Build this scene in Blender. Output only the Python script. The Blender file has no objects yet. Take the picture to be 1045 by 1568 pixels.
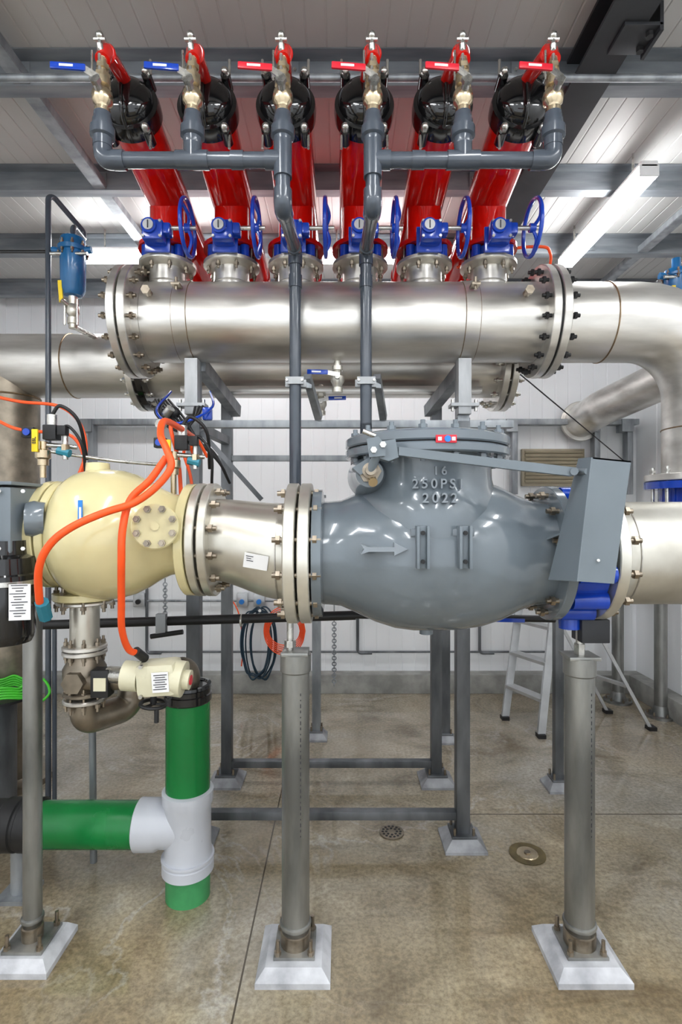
import bpy, bmesh, math, random
from mathutils import Vector, Matrix
random.seed(4)
F=820.0; H=1.45
# world coordinates surveyed from the photo: real position at a known distance D from the lens
def X(u,D): return (u-522.5)*D/F
def Z(v,D): return H-(v-784)*D/F
def P(u,v,D): return Vector((X(u,D),D,Z(v,D)))
V=Vector
# ------------------------------------------------------------------ materials
def mat(name,col,rough=.4,metal=0.,var=.08,scale=6,stretch=(1,1,1),bump=0.,coat=0.,col2=None,rvar=.08,lo=.35,hi=.65,emit=0,detail=5):
    m=bpy.data.materials.new(name); m.use_nodes=True; nt=m.node_tree; N=nt.nodes; L=nt.links
    b=N['Principled BSDF']
    tc=N.new('ShaderNodeTexCoord'); mp=N.new('ShaderNodeMapping'); mp.inputs['Scale'].default_value=stretch
    L.new(tc.outputs['Object'],mp.inputs['Vector'])
    no=N.new('ShaderNodeTexNoise'); no.inputs['Scale'].default_value=scale; no.inputs['Detail'].default_value=detail
    L.new(mp.outputs[0],no.inputs['Vector'])
    r=N.new('ShaderNodeValToRGB'); e=r.color_ramp.elements
    e[0].position=lo; e[1].position=hi
    c1=tuple(max(0,c*(1-var)) for c in col); c2=tuple(min(1,c*(1+var)) for c in col) if col2 is None else col2
    e[0].color=(*c1,1); e[1].color=(*c2,1)
    L.new(no.outputs['Fac'],r.inputs[0]); L.new(r.outputs[0],b.inputs['Base Color'])
    mr=N.new('ShaderNodeMapRange'); mr.inputs['To Min'].default_value=max(.02,rough-rvar); mr.inputs['To Max'].default_value=min(1,rough+rvar)
    L.new(no.outputs['Fac'],mr.inputs['Value']); L.new(mr.outputs[0],b.inputs['Roughness'])
    b.inputs['Metallic'].default_value=metal; b.inputs['Coat Weight'].default_value=coat; b.inputs['Coat Roughness'].default_value=.06
    if bump>0:
        n2=N.new('ShaderNodeTexNoise'); n2.inputs['Scale'].default_value=scale*12; n2.inputs['Detail'].default_value=3
        L.new(tc.outputs['Object'],n2.inputs['Vector'])
        bp=N.new('ShaderNodeBump'); bp.inputs['Strength'].default_value=bump; bp.inputs['Distance'].default_value=.004
        L.new(n2.outputs['Fac'],bp.inputs['Height']); L.new(bp.outputs[0],b.inputs['Normal'])
    if emit:
        b.inputs['Emission Color'].default_value=(.97,.985,1,1); b.inputs['Emission Strength'].default_value=emit
    return m
STEEL=mat('stainless_pickled',(.54,.515,.475),.34,.80,.16,2.6,(.6,2,4),col2=(.83,.81,.77),bump=.03,rvar=.1,lo=.3,hi=.62,detail=8)
STEELW=mat('stainless_warm',(.60,.57,.50),.34,.75,.12,4,col2=(.81,.79,.72),rvar=.08)
WELD=mat('weld_heat_tint',(.30,.22,.14),.45,.8,.3,30)
SEAM=mat('weld_seam',(.50,.48,.45),.4,.85,.2,40)
CHROME=mat('bolt_steel',(.58,.57,.54),.28,.9,.15,30)
BOLTD=mat('bolt_bronzed',(.32,.275,.22),.35,.9,.25,30)
GALV=mat('galvanised',(.28,.30,.32),.5,.6,.16,14,(1,1,.3),col2=(.42,.44,.46))
BRKT=mat('galvanised_bracket',(.36,.37,.38),.5,.5,.14,12,(1,1,.3),col2=(.48,.49,.50))
POST=mat('post_galvanised',(.20,.205,.20),.36,.65,.2,9,(1,1,.25),col2=(.40,.40,.38))
FRAME=mat('frame_tube',(.12,.13,.14),.45,.5,.2,9,(1,1,.3),col2=(.22,.23,.245))
CREAM=mat('cream_paint',(.68,.61,.35),.18,0,.06,5,coat=.4,bump=.04)
CREAM2=mat('cream_actuator',(.66,.63,.47),.3,0,.05,8)
GREY=mat('grey_paint',(.165,.195,.22),.18,0,.07,4,coat=.55,bump=.10)
GREYL=mat('grey_paint_letters',(.25,.28,.31),.3,0,.05,4)
GREYP=mat('grey_plate',(.17,.20,.225),.36,0,.05,5)
RED=mat('red_gloss',(.64,.008,.004),.12,0,.08,4,coat=.7)
REDM=mat('red_handle',(.62,.02,.04),.35,0,.05)
BLUE=mat('blue_gloss',(.008,.06,.44),.2,0,.1,8,coat=.4)
BLUET=mat('blue_teal',(.010,.13,.32),.25,0,.1,8,coat=.3)
BLACK=mat('black_gloss',(.008,.008,.009),.12,0,.2,8,coat=.5)
BLKR=mat('black_rubber',(.016,.016,.017),.45,0,.2,8)
PVC=mat('grey_pvc',(.072,.086,.108),.24,0,.1,6,coat=.3)
GREEN=mat('green_pipe',(.008,.21,.05),.26,0,.14,5,(1,1,.5))
GREENL=mat('green_pipe_pale',(.07,.34,.13),.45,0,.15,12)
WPVC=mat('white_pvc',(.58,.60,.65),.3,0,.04,5)
ORANGE=mat('orange_hose',(.93,.11,.018),.4,0,.05,9)
BRASS=mat('brass',(.60,.50,.35),.25,.9,.15,15)
BRONZE=mat('cast_stainless_dark',(.25,.215,.17),.36,.8,.25,14)
DARK=mat('dark_beam',(.038,.040,.045),.45,.2,.2,5)
PURL=mat('purlin_galv',(.22,.24,.265),.5,.4,.12,5,(.5,3,3),col2=(.33,.35,.37))
PAD=mat('pad_grout',(.42,.43,.46),.6,0,.12,10,col2=(.66,.67,.70),bump=.15)
KERB=mat('concrete_kerb',(.33,.33,.31),.8,0,.2,9,bump=.3)
CEIL=mat('ceiling_sheet',(.50,.495,.48),.5,0,.04,2)
WALL=mat('wall_sheet',(.86,.875,.89),.40,0,.02,2)
WHITE=mat('white_label',(.8,.8,.8),.5,0,.03)
INK=mat('ink',(.05,.05,.06),.6)
LBLUE=mat('label_blue',(.03,.22,.62),.4)
YEL=mat('yellow_tag',(.85,.62,.02),.4)
LIMEG=mat('lime_hose',(.08,.55,.04),.4)
ALU=mat('aluminium',(.54,.55,.56),.35,.7,.08,10)
TEAL=mat('teal_gland',(.03,.22,.30),.4)
CABLE=mat('cable_blue_black',(.02,.05,.08),.5)
GLOW=mat('lamp_diffuser',(.9,.9,.9),.4,emit=23)
BEIGE=mat('shutter_beige',(.42,.37,.27),.5)
RUST=mat('rust_stain',(.13,.10,.045),.6,0,.3,20)

def floor_mat():
    m=bpy.data.materials.new('wet_concrete_floor'); m.use_nodes=True; nt=m.node_tree; N=nt.nodes; L=nt.links
    b=N['Principled BSDF']; tc=N.new('ShaderNodeTexCoord')
    def noise(s,d=6,dist=0,rough=.55,off=0,sc=(1,1,1)):
        mp=N.new('ShaderNodeMapping'); mp.inputs['Location'].default_value=(off,off*.7,0); mp.inputs['Scale'].default_value=sc; L.new(tc.outputs['Object'],mp.inputs['Vector'])
        n=N.new('ShaderNodeTexNoise'); n.inputs['Scale'].default_value=s; n.inputs['Detail'].default_value=d; n.inputs['Distortion'].default_value=dist
        n.inputs['Roughness'].default_value=rough
        L.new(mp.outputs[0],n.inputs['Vector']); return n.outputs['Fac']
    def ramp(i,stops):
        r=N.new('ShaderNodeValToRGB'); e=r.color_ramp.elements
        while len(e)<len(stops): e.new(.5)
        for k,(p,c) in enumerate(stops): e[k].position=p; e[k].color=(*c,1) if isinstance(c,tuple) else (c,c,c,1)
        L.new(i,r.inputs[0]); return r.outputs[0]
    def mix(t,f,a,c):
        x=N.new('ShaderNodeMix'); x.data_type='RGBA'; x.blend_type=t
        if isinstance(f,float): x.inputs[0].default_value=f
        else: L.new(f,x.inputs[0])
        for i,s in ((6,a),(7,c)):
            if isinstance(s,tuple): x.inputs[i].default_value=(*s,1)
            else: L.new(s,x.inputs[i])
        return x.outputs[2]
    sx=N.new('ShaderNodeSeparateXYZ'); L.new(tc.outputs['Object'],sx.inputs[0])
    base=ramp(noise(1.1,7,.8),[(.30,(.23,.175,.105)),(.42,(.32,.26,.165)),(.54,(.355,.31,.225)),(.66,(.37,.35,.31))])
    # the slab is cleaner/greyer toward the middle of the hall, more ochre by the front aisle
    gr=N.new('ShaderNodeMapRange'); L.new(sx.outputs[1],gr.inputs['Value']); gr.inputs['From Min'].default_value=1.5; gr.inputs['From Max'].default_value=3.2; gr.inputs['To Min'].default_value=.0; gr.inputs['To Max'].default_value=.55
    c=mix('MIX',gr.outputs[0],base,(.34,.315,.275))
    patch=ramp(noise(2.6,10,.9,.60,5),[(.30,(.58,.55,.50)),(.42,(.86,.84,.80)),(.56,(1.03,1.02,1.0)),(.70,(1.32,1.32,1.32))])
    c=mix('MULTIPLY',.95,c,patch)
    stain=ramp(noise(1.5,8,1.2,.6,11,(1,1.6,1)),[(.34,(.58,.53,.46)),(.47,(1,1,1)),(.9,(1,1,1))])
    c=mix('MULTIPLY',.8,c,stain)
    vein=ramp(noise(1.1,7,1.6,.55,23),[(.485,0.),(.499,.30),(.504,.30),(.520,0.)])
    gate=ramp(noise(.9,3,0,.5,31),[(.50,0.),(.62,1.)])
    vg=mix('MULTIPLY',1.0,vein,gate); c=mix('MIX',vg,c,(.58,.57,.55))
    speck=ramp(noise(60,4,0,.7),[(.36,(.72,.70,.67)),(.5,(1,1,1)),(.62,(1.28,1.26,1.22))])
    c=mix('MULTIPLY',.8,c,speck)
    def line(out,pos,w):
        s=N.new('ShaderNodeMath'); s.operation='SUBTRACT'; L.new(out,s.inputs[0]); s.inputs[1].default_value=pos
        a=N.new('ShaderNodeMath'); a.operation='ABSOLUTE'; L.new(s.outputs[0],a.inputs[0])
        l=N.new('ShaderNodeMath'); l.operation='LESS_THAN'; L.new(a.outputs[0],l.inputs[0]); l.inputs[1].default_value=w
        return l.outputs[0]
    c=mix('MIX',line(sx.outputs[0],-.31,.003),c,(.07,.055,.035))
    c=mix('MIX',line(sx.outputs[1],2.57,.0035),c,(.09,.07,.05))
    L.new(c,b.inputs['Base Color'])
    rr=N.new('ShaderNodeMapRange'); L.new(noise(1.5,6,.9,.55,3),rr.inputs['Value'])
    rr.inputs['From Min'].default_value=.40; rr.inputs['From Max'].default_value=.60
    rr.inputs['To Min'].default_value=.06; rr.inputs['To Max'].default_value=.26
    L.new(rr.outputs[0],b.inputs['Roughness']); b.inputs['Specular IOR Level'].default_value=.75
    bp=N.new('ShaderNodeBump'); bp.inputs['Strength'].default_value=.10; bp.inputs['Distance'].default_value=.003
    L.new(noise(22,4),bp.inputs['Height']); L.new(bp.outputs[0],b.inputs['Normal'])
    return m
FLOOR=floor_mat()

# ------------------------------------------------------------------ mesh builder
def basis(d):
    d=V(d).normalized()
    a=V((0,0,1)) if abs(d.z)<.9 else V((0,1,0))
    n1=d.cross(a).normalized(); n2=d.cross(n1).normalized()
    return d,n1,n2
class B:
    def __init__(s,name): s.name=name; s.v=[]; s.f=[]; s.m=[]; s.mats=[]
    def mi(s,m):
        if m not in s.mats: s.mats.append(m)
        return s.mats.index(m)
    def add(s,vs,fs,m):
        o=len(s.v); s.v+= [V(p) for p in vs]; k=s.mi(m)
        for f in fs: s.f.append([i+o for i in f]); s.m.append(k)
    def rings(s,rs,m,cap=True,closed=False):
        n=len(rs[0]); vs=[p for r in rs for p in r]; fs=[]
        K=len(rs)
        for a in range(K if closed else K-1):
            b2=(a+1)%K
            for i in range(n):
                j=(i+1)%n; fs.append([a*n+i,a*n+j,b2*n+j,b2*n+i])
        if cap and not closed:
            fs.append(list(range(n))[::-1]); fs.append([ (K-1)*n+i for i in range(n)])
        s.add(vs,fs,m)
    def loft(s,items,m,n=40,cap=True):
        s.rings([[V(c)+(b1*math.cos(2*math.pi*i/n)+b2*math.sin(2*math.pi*i/n))*max(r,1e-4) for i in range(n)]
                 for c,dd,r in items for (_,b1,b2) in [basis(dd)]],m,cap)
    def lathe(s,o,d,prof,m,n=40):
        o=V(o); dd=V(d).normalized(); s.loft([(o+dd*t,dd,r) for t,r in prof],m,n)
    def cyl(s,a,b,r,m,r2=None,n=24):
        a=V(a); b=V(b); s.loft([(a,b-a,r),(b,b-a,r if r2 is None else r2)],m,n)
    def box(s,c,size,m,rot=None,bev=0.):
        bm=bmesh.new(); bmesh.ops.create_cube(bm,size=1)
        for v in bm.verts: v.co=V((v.co.x*size[0],v.co.y*size[1],v.co.z*size[2]))
        if bev: bmesh.ops.bevel(bm,geom=bm.edges[:],offset=bev,segments=2,affect='EDGES',profile=.6)
        R=rot if rot is not None else Matrix.Identity(3)
        bm.verts.index_update()
        vs=[R@v.co+V(c) for v in bm.verts]; fs=[[v.index for v in f.verts] for f in bm.faces]; bm.free()
        s.add(vs,fs,m)
    def bar(s,a,b,w,h,m,up=(0,0,1),bev=0.):
        a=V(a); b=V(b); d=(b-a); L=d.length; d.normalize(); u=V(up)
        if abs(d.dot(u))>.95: u=V((0,1,0))
        x=u.cross(d).normalized(); z=d.cross(x).normalized()
        x=d.cross(z)
        R=Matrix((x,d,z)).transposed()
        s.box((a+b)/2,(w,L,h),m,R,bev)
    def prism(s,pts,ext,m):
        n=len(pts); e=V(ext); vs=[V(p) for p in pts]+[V(p)+e for p in pts]
        fs=[list(range(n))[::-1],[n+i for i in range(n)]]+[[i,(i+1)%n,n+(i+1)%n,n+i] for i in range(n)]
        s.add(vs,fs,m)
    def path(s,pts,r,m,n=14,rad=None,closed=False):
        pts=[V(p) for p in pts]; K=len(pts); ring=[]
        T=[]
        for i in range(K):
            if closed: t=pts[(i+1)%K]-pts[i-1]
            else: t=pts[min(i+1,K-1)]-pts[max(i-1,0)]
            T.append(t.normalized())
        _,n1,_=basis(T[0])
        for i in range(K):
            n1=(n1-T[i]*n1.dot(T[i])).normalized(); n2=T[i].cross(n1)
            rr=rad[i] if rad else r
            ring.append([pts[i]+(n1*math.cos(2*math.pi*k/n)+n2*math.sin(2*math.pi*k/n))*rr for k in range(n)])
        s.rings(ring,m,True,closed)
    def hose(s,ctrl,r,m,n=12,seg=10):
        s.path(catmull(ctrl,seg),r,m,n)
    def pipe(s,pts,bend,r,m,n=24):
        s.path(fillet(pts,bend),r,m,n)
    def torus(s,c,d,R,r,m,n=36,k=10):
        dd,a,b=basis(d); s.path([V(c)+(a*math.cos(2*math.pi*i/n)+b*math.sin(2*math.pi*i/n))*R for i in range(n)],r,m,k,closed=True)
    def ball(s,c,r,m,sc=(1,1,1),n=20):
        o=V(c); rs=[]
        for i in range(1,n//2):
            a=math.pi*i/(n//2); rs.append([o+V((math.sin(a)*math.cos(2*math.pi*k/n)*r*sc[0],math.sin(a)*math.sin(2*math.pi*k/n)*r*sc[1],math.cos(a)*r*sc[2])) for k in range(n)])
        s.rings(rs,m)
    def bolts(s,c,d,R,n,br,l0,l1,m,ph=.5):
        dd,a,b=basis(d); c=V(c)
        for i in range(n):
            t=2*math.pi*(i+ph)/n; p=c+(a*math.cos(t)+b*math.sin(t))*R
            s.cyl(p+dd*(l0-.012),p+dd*(l1+.012),br*.55,m,n=10)
            s.cyl(p+dd*l0,p+dd*(l0+.012),br,m,n=6); s.cyl(p+dd*(l1-.012),p+dd*l1,br,m,n=6)
    def flange(s,c,d,R,t,m):
        s.lathe(c,d,[(0,R-.003),(.003,R),(t-.003,R),(t,R-.003)],m,56)
    def text(s,txt,c,size,m,ext=.003,rot=None,bold=0.):
        cu=bpy.data.curves.new('t','FONT'); cu.body=txt; cu.size=size; cu.extrude=ext; cu.align_x='CENTER'; cu.align_y='CENTER'; cu.offset=bold
        ob=bpy.data.objects.new('t',cu); bpy.context.scene.collection.objects.link(ob)
        bpy.context.view_layer.update()
        me=bpy.data.meshes.new_from_object(ob.evaluated_get(bpy.context.evaluated_depsgraph_get()))
        R=rot if rot is not None else Matrix.Rotation(math.pi/2,3,'X')
        s.add([R@v.co+V(c) for v in me.vertices],[list(p.vertices) for p in me.polygons],m)
        bpy.data.objects.remove(ob); bpy.data.curves.remove(cu); bpy.data.meshes.remove(me)
    def done(s,ang=38,recalc=True,origin=True):
        me=bpy.data.meshes.new(s.name)
        xs=[p.x for p in s.v]; ys=[p.y for p in s.v]; zs=[p.z for p in s.v]
        o=V(((min(xs)+max(xs))/2,(min(ys)+max(ys))/2,min(zs))) if origin else V((0,0,0))
        me.from_pydata([tuple(p-o) for p in s.v],[],s.f)
        for m in s.mats: me.materials.append(m)
        me.polygons.foreach_set('material_index',s.m)
        if recalc:
            bm=bmesh.new(); bm.from_mesh(me); bmesh.ops.recalc_face_normals(bm,faces=bm.faces); bm.to_mesh(me); bm.free()
        me.polygons.foreach_set('use_smooth',[True]*len(me.polygons)); me.set_sharp_from_angle(angle=math.radians(ang))
        ob=bpy.data.objects.new(s.name,me); ob.location=o; bpy.context.scene.collection.objects.link(ob); return ob
def catmull(c,seg=10):
    c=[V(p) for p in c]; q=[c[0]*2-c[1]]+c+[c[-1]*2-c[-2]]; out=[]
    for i in range(1,len(q)-2):
        a,b,d,e=q[i-1],q[i],q[i+1],q[i+2]
        for k in range(seg):
            t=k/seg; out.append(.5*((2*b)+(d-a)*t+(2*a-5*b+4*d-e)*t*t+(3*b-a-3*d+e)*t**3))
    out.append(c[-1]); return out
def fillet(pts,rad,seg=10):
    pts=[V(p) for p in pts]; out=[pts[0]]
    for i in range(1,len(pts)-1):
        a=(pts[i-1]-pts[i]); b=(pts[i+1]-pts[i]); la,lb=a.length,b.length; a.normalize(); b.normalize()
        ang=a.angle(b); t=min(rad/math.tan(ang/2),la*.49,lb*.49) if ang<3.1 else 0
        if t==0: out.append(pts[i]); continue
        r=t*math.tan(ang/2); c=pts[i]+(a+b).normalized()*(r/math.sin(ang/2))
        p0=pts[i]+a*t; p1=pts[i]+b*t; v0=p0-c; v1=p1-c; th=v0.angle(v1)
        for k in range(seg+1):
            w=k/seg; out.append(c+(v0*math.sin((1-w)*th)+v1*math.sin(w*th))/math.sin(th))
    out.append(pts[-1]); return out

# ------------------------------------------------------------------ room
YW=4.39; XR=2.42; XL=-2.75; YF=-3.0; ZC=3.22
o=B('floor'); o.box(((XL+XR)/2,(YF+YW)/2,-.05),(XR-XL+.3,YW-YF+.3,.1),FLOOR); o.done(origin=False)
def ribbed(name,a,b,up,nrm,pitch,gw,gd,m,thick=.04):
    # sheet cladding with real pressed grooves; a->b along, up = height vector, nrm = into room
    o=B(name); a=V(a);b=V(b);d=(b-a);L=d.length;d.normalize();up=V(up);nr=V(nrm)
    pl=[];x=0
    while x<L-pitch:
        pl+=[(x,0),(x+pitch-gw,0),(x+pitch-gw*.7,-gd),(x+pitch-gw*.3,-gd)]; x+=pitch
    pl.append((L,0))
    fr=[a+d*p+nr*q for p,q in pl]; n=len(fr)
    vs=fr+[p+up for p in fr]; fs=[[i,i+1,n+i+1,n+i] for i in range(n-1)]
    bk=[a-nr*thick,b-nr*thick,b-nr*thick+up,a-nr*thick+up]; k=len(vs); vs+=bk; fs.append([k,k+1,k+2,k+3])
    fs+=[[0,n,k+3,k],[n-1,k+1,k+2,2*n-1]]
    o.add(vs,fs,m); return o.done(ang=20,origin=False,recalc=False)
ribbed('wall_back',(XL,YW,0),(XR,YW,0),(0,0,ZC),(0,-1,0),.105,.010,.0016,WALL)
ribbed('wall_right',(XR,YW,0),(XR,YF,0),(0,0,ZC),(-1,0,0),.30,.018,.005,WALL)
ribbed('wall_left',(XL,YF,0),(XL,YW,0),(0,0,ZC),(1,0,0),.30,.018,.005,WALL)
ribbed('ceiling',(XL,YF,ZC),(XR,YF,ZC),(0,YW-YF,0),(0,0,-1),.075,.010,.002,CEIL)
o=B('baseboard_back'); o.box(((XL+XR)/2,YW-.06,.075),(XR-XL,.12,.15),KERB,bev=.006); o.done()
o=B('baseboard_right'); o.box((XR-.06,YW/2+.5,.075),(.12,YW-1.2,.15),KERB,bev=.006); o.done()
# purlins
for y in (.69,1.38,2.10,2.78,3.46,4.12):
    o=B('ceiling_purlin'); t=.004
    o.box((-.165,y,3.17),(XR-XL-.02,t,.10),PURL); o.box((-.165,y+.03,3.122),(XR-XL-.02,.06,t),PURL)
    o.box((-.165,y-.03,3.217),(XR-XL-.02,.06,t),PURL); o.box((-.165,y+.058,3.13),(XR-XL-.02,t,.018),PURL)
    for x in (-1.25,-.2,.7,1.6):
        o.box((x,y-.008,3.17),(.07,.012,.07),PURL)
        for s in (-.02,.02): o.cyl((x+s,y-.014,3.17),(x+s,y-.022,3.17),.007,CHROME,n=6)
    o.done()
o=B('ceiling_bridging')
for x in (-1.25,1.95):
    o.box((x,2.4,3.128),(.06,3.4,.006),GALV); o.box((x-.03,2.4,3.145),(.005,3.4,.035),GALV); o.box((x+.03,2.4,3.145),(.005,3.4,.035),GALV)
o.done()
o=B('ceiling_beam')   # dark I-beam
o.box((.96,.7,3.105),(.15,7.3,.012),DARK); o.box((.96,.7,3.21),(.15,7.3,.012),DARK); o.box((.96,.7,3.157),(.010,7.3,.10),DARK)
o.box((1.02,1.86,3.093),(.13,.12,.012),DARK,bev=.002); o.box((1.08,1.86,3.12),(.012,.12,.1),DARK)
for s in (-.03,.03): o.cyl((1.055,1.86+s,3.088),(1.055,1.86+s,3.072),.013,BLKR,n=6)
o.done()
# batten lamps in view, then unseen fill lamps of the same build
def lamp(c,L,axis):
    o=B('batten_or_fill_lamp'); c=V(c); a=V((L/2,0,0)) if axis=='x' else V((0,L/2,0))
    o.bar(c-a+V((0,0,.03)),c+a+V((0,0,.03)),.08,.03,WHITE,bev=.004)
    o.bar(c-a*.985,c+a*.985,.085,.050,GLOW)
    for s in (-1,1): o.bar(c+a*s*.985,c+a*s,.09,.052,WHITE)
    for s in (-.7,.7): o.cyl(c+a*s+V((0,0,.04)),c+a*s+V((0,0,ZC-c.z)),.006,CHROME,n=8)
    o.done()
lamp((1.445,2.98,3.05),.95,'y'); lamp((-1.08,3.36,3.05),1.15,'x'); lamp((.19,3.36,3.05),.62,'x')
for x in (-1.7,-.55,.6,1.8):  # out of view above and behind the camera, added as fill light
    lamp((x,.5,3.03),1.15,'y'); lamp((x,-1.4,3.03),1.15,'y')
# upper tube conduit under first purlin
o=B('ceiling_conduit_pipe'); o.cyl((XL+.02,2.03,3.095),(XR-.02,2.03,3.095),.014,GALV,n=16)
for x in (-1.9,-.9,.3,1.3,2.1): o.torus((x,2.03,3.10),(1,0,0),.017,.004,CHROME,16,6)
o.done()

# ------------------------------------------------------------------ front pipe line
YA=1.74; ZA=1.318
def stand(x,y,r,ztop,cap,thin=False):
    o=B('pipe_support_stand'); h=.045
    b=.115 if not thin else .10; t=b*.76
    vs=[(x-b,y-b,0),(x+b,y-b,0),(x+b,y+b,0),(x-b,y+b,0)]; v2=[(x-b,y-b,.018),(x+b,y-b,.018),(x+b,y+b,.018),(x-b,y+b,.018)]
    v3=[(x-t,y-t,h),(x+t,y-t,h),(x+t,y+t,h),(x-t,y+t,h)]
    o.rings([[V(p) for p in q] for q in (vs,v2,v3)],PAD)
    o.box((x,y,h+.005),(.13,.13,.01),POST,bev=.002)
    for sx in (-1,1):
        for sy in (-1,1):
            p=V((x+sx*.052,y+sy*.052,h)); o.cyl(p,p+V((0,0,.055)),.006,BOLTD,n=10); o.cyl(p+V((0,0,.01)),p+V((0,0,.022)),.011,BOLTD,n=6)
    o.lathe((x,y,h),(0,0,1),[(0,r+.004),(.05,r+.004),(.052,r),(.066,r)],BOLTD,32)
    o.lathe((x,y,h),(0,0,1),[(.05,r),(.066,r),(.068,r+.005),(.074,r+.007),(.08,r+.005),(.082,r),(ztop-h-.06,r),(ztop-h-.055,r+(.005 if cap else 0)),(ztop-h,r+(.005 if cap else 0))],POST,32)
    if cap:
        for k in range(26):   # stencilled pipe marking
            o.box((x+r*.42,y-r*.905,.42+k*.018),(.003,.002,.004+.004*(k%3)),INK,Matrix.Rotation(.43,3,'Z'))
    return o
xc=X(453,YA)
o=stand(xc,YA,.045,Z(1000,YA),True)
o.box((xc,YA,Z(998,YA)),(.085,.085,.012),POST,bev=.002); o.cyl((xc-.018,YA,Z(1000,YA)),(xc-.018,YA,ZA-.20),.011,CHROME,n=16)
o.cyl((xc-.018,YA,Z(990,YA)),(xc-.018,YA,Z(980,YA)),.019,CHROME,n=6); o.done()
xr=X(888,YA)
o=stand(xr,YA,.046,Z(1005,YA),True)
o.box((xr,YA,Z(1004,YA)),(.10,.09,.012),POST,bev=.002); o.cyl((xr,YA,Z(1002,YA)),(xr,YA,Z(985,YA)),.018,CHROME,n=6)
o.cyl((xr,YA,Z(1002,YA)),(xr,YA,1.12),.012,CHROME)
o.box((xr+.035,YA,1.070),(.09,.08,.075),DARK,bev=.004); o.done()
xl=X(50,1.76)
o=stand(xl,1.76,.029,1.14,False,True); o.box((xl,1.70,1.14),(.10,.16,.012),GALV,bev=.002); o.done()

# check valve --------------------------------------------------------------
o=B('check_valve')
prof=[(X(487,YA),.165),(-.04,.166),(0,.170),(.05,.192),(.11,.220),(.17,.239),(.23,.247),(.30,.2475),(.37,.245),(.44,.235),(.50,.217),(.555,.190),(.60,.172),(.655,.165)]
o.lathe((0,YA,ZA),(1,0,0),prof,GREY,72)
o.lathe((X(487,YA)-.012,YA,ZA),(1,0,0),[(0,.205),(.028,.205),(.034,.172)],GREY,56)
# bonnet neck
bx=X(653,YA); BR=.262
o.lathe((bx,YA,1.318),(0,0,1),[(0,.237),(.09,.243),(.14,.240),(.175,.228),(.205,.213),(.235,.206),(.285,.204),(.300,.208),(.305,.22)],GREY,72)
o.lathe((bx,YA,1.620),(0,0,1),[(0,BR-.005),(.004,BR),(.024,BR),(.028,BR-.005)],GREY,72)
o.lathe((bx,YA,1.652),(0,0,1),[(0,BR-.005),(.004,BR),(.026,BR),(.034,BR-.010),(.040,.19),(.055,.12),(.058,.02)],GREY,72)
o.lathe((bx,YA,1.644),(0,0,1),[(0,BR-.012),(.012,BR-.012)],BLKR,56)
o.bolts((bx,YA,0),(0,0,1),.236,16,.013,1.606,1.698,GREY)
# lug boss on left of bonnet with hinge shaft
hp=P(566,722,1.53)
o.lathe(hp+V((.01,.19,-.005)),(-.05,-1,0),[(0,.070),(.10,.055),(.15,.043),(.185,.040)],GREY,36)
o.lathe(hp,(0,-1,0),[(0,.034),(.016,.034)],BOLTD,6)
o.lathe(hp,(0,-1,0),[(.014,.022),(.04,.022),(.042,.015),(.07,.015)],BOLTD,24)
o.cyl(hp+V((.005,-.02,-.022)),hp+V((.008,-.045,-.034)),.013,BRASS)
# hinge bracket plates and lever arm
yl=1.44
o.prism([P(572,678,yl),P(606,672,yl),P(611,700,yl),P(596,706,yl),P(574,700,yl)],(0,.05,0),GREYP)
o.prism([P(562,672,yl-.014),P(580,668,yl-.014),P(592,684,yl-.014),P(590,698,yl-.014),P(566,700,yl-.014)],(0,.012,0),GREYP)
o.prism([P(540,716,yl+.05),P(566,700,yl+.05),P(574,716,yl+.05),P(552,727,yl+.05)],(0,.09,0),GREYP)
for q in ((572,690),(586,682)): o.cyl(P(*q,yl),P(*q,yl)-V((0,.022,0)),.009,CHROME,n=6)
o.cyl(P(556,660,yl+.02),P(575,668,yl+.02),.007,CHROME)
o.cyl(hp+V((0,-.06,0)),P(580,692,yl),.012,GREYP)
o.prism([P(611,684,yl),P(780,704,yl),P(884,716,yl),P(888,722,yl),P(878,729,yl),P(780,718,yl),P(611,697,yl)],(0,.022,0),GREYP)
o.cyl(P(880,722,yl-.012),P(880,722,yl+.06),.010,GREYP)
# limit guard : folded sheet
t=[P(886,702,1.52),P(906,700,1.40),P(967,706,1.40),P(967,706,1.55)]
bt=[P(840,888,1.52),P(884,890,1.40),P(941,894,1.40),P(941,894,1.55)]
for i in range(3):
    a,b_,c_,d_=t[i],t[i+1],bt[i+1],bt[i]; nn=(b_-a).cross(d_-a).normalized()*.004
    o.prism([a,b_,c_,d_],nn,GREYP)
o.prism([t[0],t[1],t[2],t[3]],(0,0,-.004),GREYP)
o.bar(P(915,800,1.41),V((.62,1.62,1.36)),.05,.006,GREYP)
o.cyl(P(917,858,1.40),P(917,858,1.39),.004,CHROME,n=10); o.cyl(P(880,722,1.5),P(900,722,1.41),.008,GREYP)
# cast brackets, arrow, letters
for u in (648,713):
    c=P(u,838,1.478); o.box(c+V((0,.016,0)),(.020,.026,.118),GREYP,bev=.002)
    for sx in (-1,1): o.box(c+V((sx*.014,.008,0)),(.008,.040,.118),GREYP,bev=.002)
    for dv in (-22,22):
        q=P(u,838+dv,1.480); o.cyl(q,q-V((0,.006,0)),.006,BLKR,n=12); o.box(q+V((0,.035,0)),(.062,.03,.022),GREY,bev=.003)
ya=1.492
o.prism([P(553,833,ya),P(565,838,ya),P(604,838,ya),P(604,831,ya),P(625,841,ya),P(604,851,ya),P(604,845,ya),P(565,845,ya),P(553,849,ya),P(558,841,ya)],(0,.04,0),GREYL)
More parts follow.
